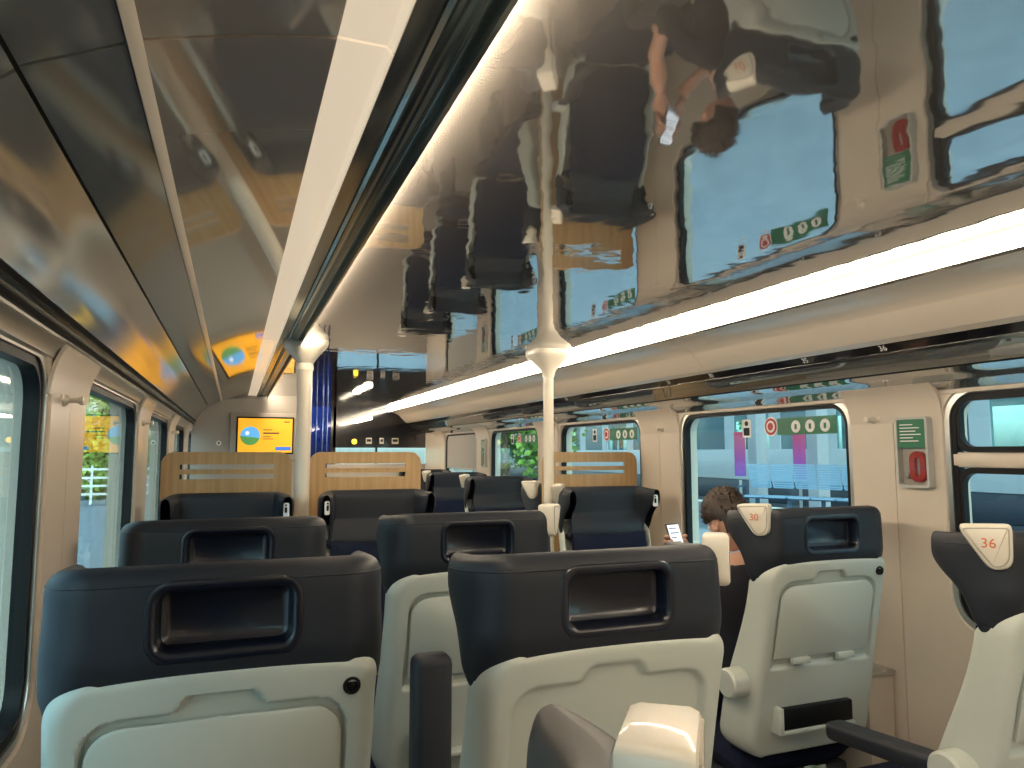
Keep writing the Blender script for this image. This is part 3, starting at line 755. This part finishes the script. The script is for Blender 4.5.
# ------------------------------------------------------------------ wall fittings
def coat_peg(x, y, z_, s, label):
    e = empty('coat_peg', (x, y, z_)); tag(e, label, 'hook', 'coat pegs on the window pillars')
    MB().lathe([(.001, 0), (.014, 0), (.013, -s * .006), (.006, -s * .012), (.006, -s * .028), (.010, -s * .034), (.010, -s * .040), (.001, -s * .042)], 18, axis='X').build('peg', PLATE, e)
    MB().box((-.004 if s > 0 else -.001, -.03, -.004), (.001 if s > 0 else .004, .03, .012), .002).build('peg_plate', PLATE, e)
coat_peg(XR, 1.955, z(.115), 1, 'cream coat peg on the right pillar beside the hammer case')
coat_peg(XR, 3.33, z(.12), 1, 'cream coat peg on the pillar right of the farther platform window')
coat_peg(XR, 4.83, z(.12), 1, 'cream coat peg on the distant right pillar behind the grab pole')
coat_peg(XL, 1.86, z(.115), -1, 'cream coat peg on the nearest left pillar')
coat_peg(XL, 3.36, z(.12), -1, 'cream coat peg on the second left pillar')
coat_peg(XL, 4.86, z(.12), -1, 'cream coat peg on the third left pillar')
def hammer_case(x, y, z_, label, w_=.062, h_=.118):
    e = empty('emergency_hammer_case', (x, y, z_)); tag(e, label, 'safety box')
    q = MB(); q.add(ring_prism(rrect(-w_, w_, -h_, h_, .012, 4), rrect(-w_ + .008, w_ - .008, -h_ + .008, h_ - .008, .007, 4), -.028, 0, Matrix(((0, 1, 0, 0), (1, 0, 0, 0), (0, 0, 1, 0), (0, 0, 0, 1))))); q.build('case', mat('grey case', (.5, .5, .47), .35), e)
    MB().box((-.004, -w_ + .008, -h_ + .008), (0, w_ - .008, h_ - .008)).build('case_back', mat('case back', (.55, .5, .44), .5), e)
    lb = MB().box((-.024, -w_ + .009, .014), (-.021, w_ - .009, h_ - .009)).build('instruction_label', GREEN, e)
    for i in range(6):
        wd = (.05, .075, .06, .08, .05, .07)[i]
        MB().box((-.0255, w_ - .018 - wd, h_ - .028 - i * .011), (-.024, w_ - .018, h_ - .0245 - i * .011)).build('text_line', WHITE, lb)
    hm = MB(); hm.add(ring_prism(rrect(-.030, .030, -.100, .002, .028, 6), rrect(-.010, .010, -.080, -.018, .009, 6), -.019, -.006, Matrix(((0, 1, 0, 0), (1, 0, 0, -.012), (0, 0, 1, 0), (0, 0, 0, 1))))); hm.build('hammer_handle', RED, e)
    MB().box((-.018, .022, -.09), (-.006, .036, -.07), .003).build('hammer_tip', ALU, e)
    MB().box((-.0265, -w_ + .009, -h_ + .009), (-.0255, w_ - .009, .012)).build('cover', CLEAR, e)
    return e
hammer_case(XR, 1.785, z(.0), 'grey case with green label and red hammer on the nearest right pillar')
hammer_case(XR, 6.27, z(-.01), 'small distant hammer case on the right pillar beside the closed blind', .05, .13)

# side table / bin beside seat 30 at the wall
e = empty('wall_bin', (2.085, 2.02, 0)); tag(e, 'small cream waste bin with metal lid against the right wall beside the seat', 'bin')
MB().prism([(-.05, .30), (.05, .30), (.06, .66), (-.06, .66)], -.10, .10).build('body', BEIGE, e)
MB().box((-.075, -.11, .66), (.062, .11, .675), .004).build('lid', ALU, e)
MB().box((-.085, -.11, .645), (-.07, .11, .672), .003).build('lid_lip', BLACK, e)
# crumpled papers under seat 30
q = MB(); rnd = random.Random(3); N = 9
vv = [[(-.10 + .20 * i / (N - 1) + rnd.uniform(-.008, .008), rnd.uniform(-.02, .02), -.11 + .15 * j / (N - 1) + rnd.uniform(-.008, .008)) for j in range(N)] for i in range(N)]
V_ = [v for r_ in vv for v in r_]; F_ = [(i * N + j, (i + 1) * N + j, (i + 1) * N + j + 1, i * N + j + 1) for i in range(N - 1) for j in range(N - 1)]
me = mesh(V_, F_, mat('crumpled paper', (.6, .62, .55), .6, noise=(30, (.25, .4, .25))), False)
o = link('crumpled_paper', me, None, (1.74, 1.93, .36)); tag(o, 'crumpled white paper stuffed below the seat numbered 30', 'paper')
md = o.modifiers.new('s', 'SOLIDIFY'); md.thickness = .002

# ------------------------------------------------------------------ the seated man
SKIN = mat('skin', (.50, .26, .17), .5, noise=(12, (.56, .31, .21)))
HAIR = mat('brown hair', (.018, .010, .006), .55, noise=(60, (.045, .024, .012), (1, 1, .4)), bump=(120, .6, .004, (1, 1, .3)))
SHIRT = mat('dark t-shirt', (.012, .012, .018), .85, bump=(25, .3, .006))
TROU = mat('dark trousers', (.02, .022, .03), .85)
def skin_obj(verts, edges, radii, m, name, parent, sub=2, loc=None, root=0):
    me = bpy.data.meshes.new(name); me.from_pydata(verts, edges, []); ob = bpy.data.objects.new('t', me); COL.objects.link(ob)
    sk = ob.modifiers.new('k', 'SKIN'); sk.branch_smoothing = .6
    lay = me.skin_vertices[0].data
    for i, r_ in enumerate(radii): lay[i].radius = r_ if isinstance(r_, tuple) else (r_, r_)
    lay[root].use_root = True
    s = ob.modifiers.new('s', 'SUBSURF'); s.levels = sub
    res = bpy.data.meshes.new_from_object(ob.evaluated_get(bpy.context.evaluated_depsgraph_get()))
    bpy.data.objects.remove(ob); res.materials.clear(); res.materials.append(m)
    for p in res.polygons: p.use_smooth = True
    return link(name, res, parent, loc)
man = empty('person', (1.74, 2.16, -.03)); tag(man, 'man with short brown hair in a dark t-shirt, sitting and looking at his phone', 'person')
# body: one skinned surface (torso, arms, legs)
bv = [(0, .02, .60), (0, .03, .70), (0, .03, .80), (0, .03, .95), (0, .05, 1.03), (0, .075, 1.085),      # 0-5 pelvis..neck
      (-.17, .03, .985), (-.235, .10, .78), (-.16, .29, .86), (-.075, .365, .975),                            # 6-9 left arm
      (.17, .03, .985), (.235, .10, .78), (.12, .27, .84), (.01, .375, .955),                              # 10-13 right arm
      (-.10, .08, .59), (-.13, .50, .585), (-.12, .52, .13), (.10, .08, .59), (.13, .50, .585), (.12, .52, .13)]
be = [(0, 1), (1, 2), (2, 3), (3, 4), (4, 5), (3, 6), (6, 7), (7, 8), (8, 9), (3, 10), (10, 11), (11, 12), (12, 13), (0, 14), (14, 15), (15, 16), (0, 17), (17, 18), (18, 19)]
br = [(.15, .12), (.14, .11), (.155, .115), (.15, .10), (.065, .06), (.056, .056), .062, .046, .036, .027, .062, .046, .036, .027, .085, .062, .045, .085, .062, .045]
body = skin_obj(bv, be, br, SKIN, 'body', man)
# colour the clothes as slots on the one continuous body
body.data.materials.append(SHIRT); body.data.materials.append(TROU)
for p in body.data.polygons:
    c = p.center
    if c.z < .66 or (c.y > .2 and c.z < .70): p.material_index = 2
    elif c.z < 1.045 and not (c.y > .12 and c.z > .76 and abs(c.x) < .25 and c.y > .15): p.material_index = 1
# head
def head():
    bm = bmesh.new(); bmesh.ops.create_uvsphere(bm, u_segments=40, v_segments=30, radius=1)
    for v in bm.verts:
        x, y, z_ = v.co
        X, Y, Z = x * .076, y * .098, z_ * .118
        if z_ < 0: X *= 1 - .30 * (-z_) ** 1.5; 
        if z_ < 0 and y > 0: Y *= 1 - .10 * (-z_)
        if z_ < 0 and y < 0: Y *= 1 - .35 * (-z_) ** 1.2
        if y > 0: Y -= .010 * (1 - abs(z_))
        # brow, nose, mouth, chin
        nose = math.exp(-((X / .012) ** 2)) * math.exp(-(((Z + .018) / .022) ** 2)) * (y > .2); Y += .024 * nose
        br_ = math.exp(-(((Z - .022) / .010) ** 2)) * math.exp(-((abs(X) - .03) / .025) ** 2) * (y > .2); Y += .006 * br_
        ey = math.exp(-(((Z - .004) / .011) ** 2)) * math.exp(-(((abs(X) - .031) / .013) ** 2)) * (y > .2); Y -= .008 * ey
        lip = math.exp(-(((Z + .055) / .008) ** 2)) * math.exp(-((X / .022) ** 2)) * (y > .2); Y += .006 * lip
        ch = math.exp(-(((Z + .098) / .014) ** 2)) * math.exp(-((X / .022) ** 2)) * (y > .1); Y += .010 * ch
        v.co = (X, Y, Z)
    return bm
hp = empty('head_pivot_tmp'); bpy.data.objects.remove(hp)
q = MB(); q.bm = head(); hd = q.build('head', SKIN, man, (0, .105, 1.185), (R(-22), 0, R(8))); hd.scale = (.9, .9, .9)
for sx in (-1, 1):
    q = MB(); bmesh.ops.create_uvsphere(q.bm, u_segments=16, v_segments=10, radius=1)
    for v in q.bm.verts:
        x, y, z_ = v.co; r_ = math.hypot(y, z_); v.co = (sx * (.078 + x * .009 - .006 * (r_ < .55)), -.002 + y * .017 - sx * 0, -.005 + z_ * .031)
    q.build('ear', SKIN, hd)
    q = MB(); bmesh.ops.create_uvsphere(q.bm, u_segments=12, v_segments=8, radius=.0105); bmesh.ops.translate(q.bm, vec=(sx * .031, .078, .004), verts=q.bm.verts); q.build('eye', WHITE, hd)
    MB().box((sx * .031 - .015, .083, .024), (sx * .031 + .015, .090, .029), .002).build('eyebrow', HAIR, hd)
MB().box((-.020, .083, -.057), (.020, .088, -.053), .0015).build('mouth', mat('lips', (.4, .15, .11), .5), hd)
# hair cap with tufts
bm = head(); kill = []
for v in bm.verts:
    x, y, z_ = v.co
    line = .050 if y > .05 else (-.03 if y > -.02 else -.055)
    if abs(x) > .055 and -.03 < y < .045: line = max(line, .012)
    if z_ < line: kill.append(v)
bmesh.ops.delete(bm, geom=kill, context='VERTS')
rnd = random.Random(5)
for v in bm.verts:
    n = Vector((v.co.x / .076, v.co.y / .098, v.co.z / .118)).normalized(); k = .008 + .020 * max(n.z, 0) + .008 * max(n.y, 0) * (n.z > 0) + rnd.uniform(0, .007) * max(n.z, .1) * 2
    v.co += n * k
r_ = bmesh.ops.extrude_face_region(bm, geom=bm.faces[:]); vs_ = [g for g in r_['geom'] if isinstance(g, bmesh.types.BMVert)]
for v in vs_: v.co *= .93
q = MB(); q.bm = bm; hair = q.build('hair', HAIR, hd)
q = MB()
for i in range(420):
    a = rnd.uniform(0, 2 * math.pi); t = rnd.uniform(0.05, 1) ** .7 * R(85); n = Vector((math.sin(t) * math.cos(a), math.sin(t) * math.sin(a), math.cos(t)))
    b = Vector((n.x * .082, n.y * .104, n.z * .134)); 
    if n.y > .75: continue
    L = rnd.uniform(.018, .034); d = (n + Vector((0, -.5 - .3 * n.y, .35)) + Vector((rnd.uniform(-.3, .3), rnd.uniform(-.3, .3), 0))).normalized(); d2 = (d + n * .2 + Vector((0, 0, -.6))).normalized()
    sd_ = d.cross(n).normalized() * .004; 
    if sd_.length < 1e-4: continue
    P = [b - sd_, b + sd_, b + d * L * .6 + sd_ * .7, b + d * L * .6 - sd_ * .7, b + d * L * .6 + d2 * L * .5]
    vv_ = [q.bm.verts.new(p) for p in P]; q.bm.faces.new((vv_[0], vv_[1], vv_[2], vv_[3])); q.bm.faces.new((vv_[3], vv_[2], vv_[4]))
tf = q.build('hair_tufts', HAIR, hair, smooth=False); tf['kind'] = 'stuff'
# phone (a thing of its own) and hands
PH = Vector((-.03, .405, 1.085))
ph = empty('phone', (1.74 + PH.x, 2.16 + PH.y, PH.z - .03)); tag(ph, 'lit smartphone in the hand of the seated man', 'phone'); ph.rotation_euler = (R(-22), 0, R(12))
MB().box((-.036, -.004, -.074), (.036, .004, .074), .0035, 3).build('phone_body', BLACKG, ph)
MB().box((-.032, -.0052, -.068), (.032, -.0042, .068)).build('display', mat('phone display', (.8, .85, .9), .3, emit=(.85, .92, 1.0, .3)), ph)
for i in range(6): MB().box((-.026, -.0058, .050 - i * .019), (-.026 + (.04, .05, .03, .048, .036, .05)[i], -.0053, .055 - i * .019)).build('text_line', mat('grey print', (.3, .33, .38), .5), ph)
def hand(wrist, side, name):
    # palm behind / below the phone, fingers wrap its edge
    W = Vector(wrist); c = PH + Vector((side * .030, .006, -.05))
    pv = [tuple(W), tuple(W.lerp(c, .5)), tuple(c)]
    pr_ = [(.025, .02), (.030, .016), (.033, .014)]; E_ = [(0, 1), (1, 2)]
    h_ = skin_obj(pv, E_, pr_, SKIN, name, man, 2)
    for k in range(4):
        z0 = -.055 + k * .021; L = (.8, .95, 1.0, .88)[k]
        b = PH + Vector((side * .022, .016, z0)); f = [b, PH + Vector((side * .040 * L + side * .006, .020, z0 + .006)), PH + Vector((side * .049, .006, z0 + .011)), PH + Vector((side * .044, -.006, z0 + .013)), PH + Vector((side * .034, -.010, z0 + .013))]
        skin_obj([tuple(p) for p in f], [(i, i + 1) for i in range(4)], [.009, .009, .0085, .008, .007], SKIN, 'finger', h_, 1)
    t = [PH + Vector((side * .045, .0, -.070)), PH + Vector((side * .052, -.008, -.035)), PH + Vector((side * .040, -.013, -.005)), PH + Vector((side * .028, -.013, .012))]
    skin_obj([tuple(p) for p in t], [(i, i + 1) for i in range(3)], [.012, .010, .009, .0075], SKIN, 'thumb', h_, 1)
hand((-.08, .355, .965), -1, 'hand'); hand((.03, .365, .955), 1, 'hand')

# ------------------------------------------------------------------ outside: platforms, fences, train, bench
ASPH = mat('blue grey asphalt', (.19, .23, .28), .8, noise=(3, (.24, .28, .33)))
gnd = MB().box((-80, -30, -.35), (XL - .30, 90, -.05)).build('ground_left', ASPH); gnd.name = 'ground_left'; tag(gnd, kind='structure')
gnd = MB().box((XR + .25, -30, -.35), (13.0, 60, .0)).build('ground_right', ASPH); tag(gnd, kind='structure')
tb = MB().box((13.0, -40, -1.3), (90, 90, -1.0)).build('trackbed', mat('ballast', (.16, .15, .15), .9, noise=(20, (.24, .23, .22)))); tag(tb, kind='structure')
tag(MB().box((12.6, -30, .0), (13.0, 60, .012)).build('platform_edge', WHITE), kind='structure')
BLUEST = mat('pale blue steel', (.38, .58, .72), .45, metal=.3)
bench = empty('platform_bench', (9.6, 10.25, .16), R(-64)); tag(bench, 'blue metal bench with five slatted backs on the platform', 'bench')
for i in range(5):
    x = -.84 + i * .42
    sb = MB(); sb.add(ring_prism(rrect(-.195, .195, 0, .46, .03, 4), rrect(-.175, .175, .02, .44, .02, 4), -.008, .008)); so = sb.build('backrest', BLUEST, bench, (x, 0, .60), (R(18), 0, 0))
    for j in range(9):
        MB().box((-.18, -.005, .030 + j * .045), (.18, .005, .064 + j * .045), .002).build('slat', BLUEST, so)
    st = MB().box((-.19, -.44, .44), (.19, -.02, .47), .01).build('seat_panel', BLUEST, bench, (x, 0, 0))
MB().box((-1.15, -.10, .40), (1.15, -.02, .46), .005).build('beam', mat('dark blue steel', (.06, .13, .22), .5), bench)
for x in (-.9, -.3, .3, .9): MB().box((x - .03, -.09, -.16), (x + .03, -.03, .42)).build('leg', mat('dark blue steel', (.06, .13, .22), .5), bench)
for sx in (-1.1, 1.1): MB().tube([(sx, -.45, .62), (sx, -.05, .64), (sx, -.05, .45)], .018, 8).build('arm', mat('dark blue steel', (.06, .13, .22), .5), bench)
# platform posts and posters
for i, (x, y) in enumerate(((11.9, 12.35), (11.9, 14.3))):
    e = empty('platform_column', (x, y, 0)); tag(e, ['white canopy column nearest along the platform, right behind the bench', 'white canopy column behind the left end of the bench'][i], 'column')
    MB().box((-.16, -.16, 0), (.16, .16, 4.2), .02).build('shaft', mat('white paint', (.6, .64, .66), .5), e)
    p = empty('poster_stand', (x - .6, y - .1, 0), R(-55)); tag(p, ['red to purple poster on the nearer white column', 'red to purple poster on the farther white column'][i], 'poster')
    pm = mat('red purple poster', (.75, .06, .06), .5)
    q = MB(); q.box((-.13, -.02, .85), (.13, .02, 1.9), .01); po = q.build('panel', pm, p)
    MB().box((-.03, -.015, 0), (.03, .015, .76)).build('post', ALU, p)
n = MATS['red purple poster'].node_tree; tcn = n.nodes.new('ShaderNodeTexCoord'); sx_ = n.nodes.new('ShaderNodeSeparateXYZ'); rp = n.nodes.new('ShaderNodeValToRGB'); mr = n.nodes.new('ShaderNodeMapRange')
mr.inputs[1].default_value = .75; mr.inputs[2].default_value = 2.1
rp.color_ramp.elements[0].color = (.28, .10, .62, 1); rp.color_ramp.elements[1].color = (.85, .06, .05, 1); e_ = rp.color_ramp.elements.new(.45); e_.color = (.6, .08, .35, 1)
n.links.new(tcn.outputs['Object'], sx_.inputs[0]); n.links.new(sx_.outputs[2], mr.inputs[0]); n.links.new(mr.outputs[0], rp.inputs[0]); n.links.new(rp.outputs[0], n.nodes['Principled BSDF'].inputs['Base Color'])
cp = tag(empty('platform_canopy', (8.4, 0, 0)), 'grey flat canopy roof above the right-hand platform', 'canopy')
MB().box((-.2, -20, 4.2), (4.2, 45, 4.4)).build('roof', mat('canopy grey', (.35, .38, .40), .7), cp)
# the other train
tr = tag(empty('passenger_train', (14.2, 0, -.95)), 'white passenger train with dark blue doors across the platform', 'train')
TW = mat('train white', (.62, .68, .72), .35, coat=.3); TD = mat('train dark grey', (.05, .065, .09), .4); TB = mat('train blue', (.03, .08, .22), .35)
MB().box((0, -12, .25), (2.8, 40, .95), .03).build('underframe', TD, tr)
MB().box((0, -12, .95), (2.8, 40, 1.55), .03).build('dark_band', TD, tr)
MB().box((-.01, -12, 1.55), (2.81, 40, 2.45), .03).build('white_band', TW, tr)
MB().box((0, -12, 3.45), (2.8, 40, 4.1), .12).build('roof', TW, tr)
for i in range(26):
    y = -11.9 + i * 2.0
    for x0 in (0.0, 2.7):
        MB().box((x0, y, 2.4), (x0 + .1, y + .45, 3.5)).build('pillar', TB if i % 5 == 2 else TW, tr)
    MB().box((.03, y + .45, 2.45), (.05, y + 2.0, 3.45)).build('window_pane', mat('train glass', (.10, .2, .24), .08, coat=.5), tr) if i % 2 else MB().box((.03, y + .45, 2.45), (.04, y + 2.0, 3.45)).build('window_pane', GLASS, tr)
for i, y in enumerate((-8, 2, 12, 22, 32)):
    MB().box((-.025, y, 1.0), (0, y + 1.4, 3.4), .01).build('door', TB, tr)
for i in range(8):
    MB().box((.1, -10 + i * 6, .0), (2.7, -8.2 + i * 6, .35), .03).build('bogie', BLACK, tr)
# foliage
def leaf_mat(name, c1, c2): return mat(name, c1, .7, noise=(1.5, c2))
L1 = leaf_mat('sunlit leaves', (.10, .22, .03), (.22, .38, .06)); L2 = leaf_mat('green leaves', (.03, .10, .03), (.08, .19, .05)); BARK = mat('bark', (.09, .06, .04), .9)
def tree(x, y, h, r_, m, label, seed, name='tree', cat='tree', group='trees beyond the platforms', trunk=True, nl=2600, zb=0):
    rd = random.Random(seed); e = empty(name, (x, y, zb)); tag(e, label, cat, group); V = []; Fc = []
    lumps = [(Vector((rd.uniform(-.6, .6) * r_, rd.uniform(-.6, .6) * r_, h * (.62 if trunk else .5) + rd.uniform(-.35, .35) * h * (.6 if trunk else 1.0))), rd.uniform(.35, .6) * r_) for _ in range(9)]
    for i in range(nl):
        c, R_ = rd.choice(lumps); d = Vector((rd.gauss(0, 1), rd.gauss(0, 1), rd.gauss(0, 1))).normalized(); p = c + d * R_ * rd.uniform(.6, 1.05); s_ = rd.uniform(.07, .16) * (r_ / 2.0) ** .5
        a = Vector((rd.gauss(0, 1), rd.gauss(0, 1), rd.gauss(0, 1))).normalized(); b = a.cross(d).normalized() * s_ * .6; a = a * s_; k = len(V)
        V += [p - a, p + b, p + a, p - b]; Fc.append((k, k + 1, k + 2, k + 3))
    me = bpy.data.meshes.new('crown'); me.from_pydata([tuple(v) for v in V], [], Fc); me.materials.append(m); cr = link('crown', me, e); cr['kind'] = 'stuff'
    if trunk: MB().tube([(0, 0, 0), (.05, .02, h * .3), (0, 0, h * .6)], [.16, .13, .07], 8).build('trunk', BARK, e)
    return e
for i, (x, y, h) in enumerate(((22, 27, 9), (21, 37, 10), (20, 48, 10), (23, 19, 9), (24, 11, 8), (30, 24, 12))):
    tree(x, y, h, 3.6, (L1, L2)[i % 2], ['broad green tree behind the far train', 'tall sunlit tree showing through the farther platform window', 'leafy tree at the far end of the platform', 'dark green tree behind the train roof', 'low sunlit tree behind the near coach', 'tallest dark tree in the back row right of the train'][i], 20 + i)
tree(6.5, 17.5, 3.6, 1.75, L1, 'bright green tree beside the platform, filling the distant right window', 40, nl=3500)
# left: low white wall, hedge, trees, building, sign
wv = empty('white_rail_fence', (-7.3, 22, 0), R(8)); tag(wv, 'white low railing across the end of the left platform', 'fence')
FW = mat('fence white', (.6, .64, .62), .5)
for zz in (.28, .50, .72, .95): MB().box((-6, -.02, zz - .03), (6, .02, zz + .03)).build('rail', FW, wv)
for i in range(17): MB().box((-6 + i * .75 - .03, -.03, 0), (-6 + i * .75 + .03, .03, 1.05)).build('post', FW, wv)
for i in range(5): tree(-3.3 - i * 4.2, 26 + (i % 2) * 1.2, 4.4, 1.6, (L1, L2, L1, L2, L1)[i], ['sunlit shrub nearest the track behind the white railing', 'darker shrub second from the track', 'middle sunlit shrub behind the white railing', 'dark shrub fourth from the track', 'sunlit shrub farthest from the track'][i], 60 + i, 'shrub', 'shrub', 'shrubs behind the white railing', False, 4500)
bd = empty('station_building', (-16, 38, 0)); tag(bd, 'pale station building with tall windows beyond the left shrubs', 'building')
BW = mat('building render', (.55, .58, .58), .7, noise=(.6, (.5, .53, .55)))
MB().box((-9, 0, 0), (11, 8, 7)).build('wall', BW, bd); MB().box((-9.4, -.4, 7), (11.4, 8.4, 7.4)).build('roof', TD, bd)
for i in range(9):
    for zz in (1.2, 4.2):
        wn = MB().box((-8 + i * 2.1, -.05, zz), (-6.7 + i * 2.1, .02, zz + 2)).build('window', mat('far glass', (.1, .2, .24), .15, coat=.5), bd)
sg = empty('platform_sign', (-2.5, 9.6, 0), R(15)); tag(sg, 'dark blue board with white bicycle emblem beside the left track', 'sign')
MB().box((-.55, -.02, .35), (.55, .02, 1.25), .01).build('board', mat('sign navy', (.02, .05, .12), .4), sg)
for sx in (-.5, .5): MB().box((sx - .03, -.03, 0), (sx + .03, .03, 1.3)).build('post', ALU, sg)
for sx in (-.24, .24): MB().tube([(sx + .15 * math.cos(t), -.03, .70 + .15 * math.sin(t)) for t in np.linspace(0, 2 * math.pi, 21)[:-1]], .012, 6, True).build('emblem_wheel', WHITE, sg)
MB().tube([(-.24, -.03, .70), (-.08, -.03, .98), (.16, -.03, .98), (0, -.03, .70), (-.08, -.03, .98)], .012, 6).build('emblem_frame', WHITE, sg)
for i, (x, y) in enumerate(((-3.6, 14), (-5.4, 20))):
    e = empty('street_lamp', (x, y, 0)); tag(e, ['grey lamp post nearest beside the left track', 'grey lamp post farther beyond the left track'][i], 'lamp post')
    MB().tube([(0, 0, 0), (0, 0, 5), (.2, 0, 5.3), (.8, 0, 5.4)], [.06, .05, .045, .04], 10).build('post', ALU, e); MB().box((.6, -.12, 5.3), (1.2, .12, 5.4), .03).build('lamp_head', ALU, e)
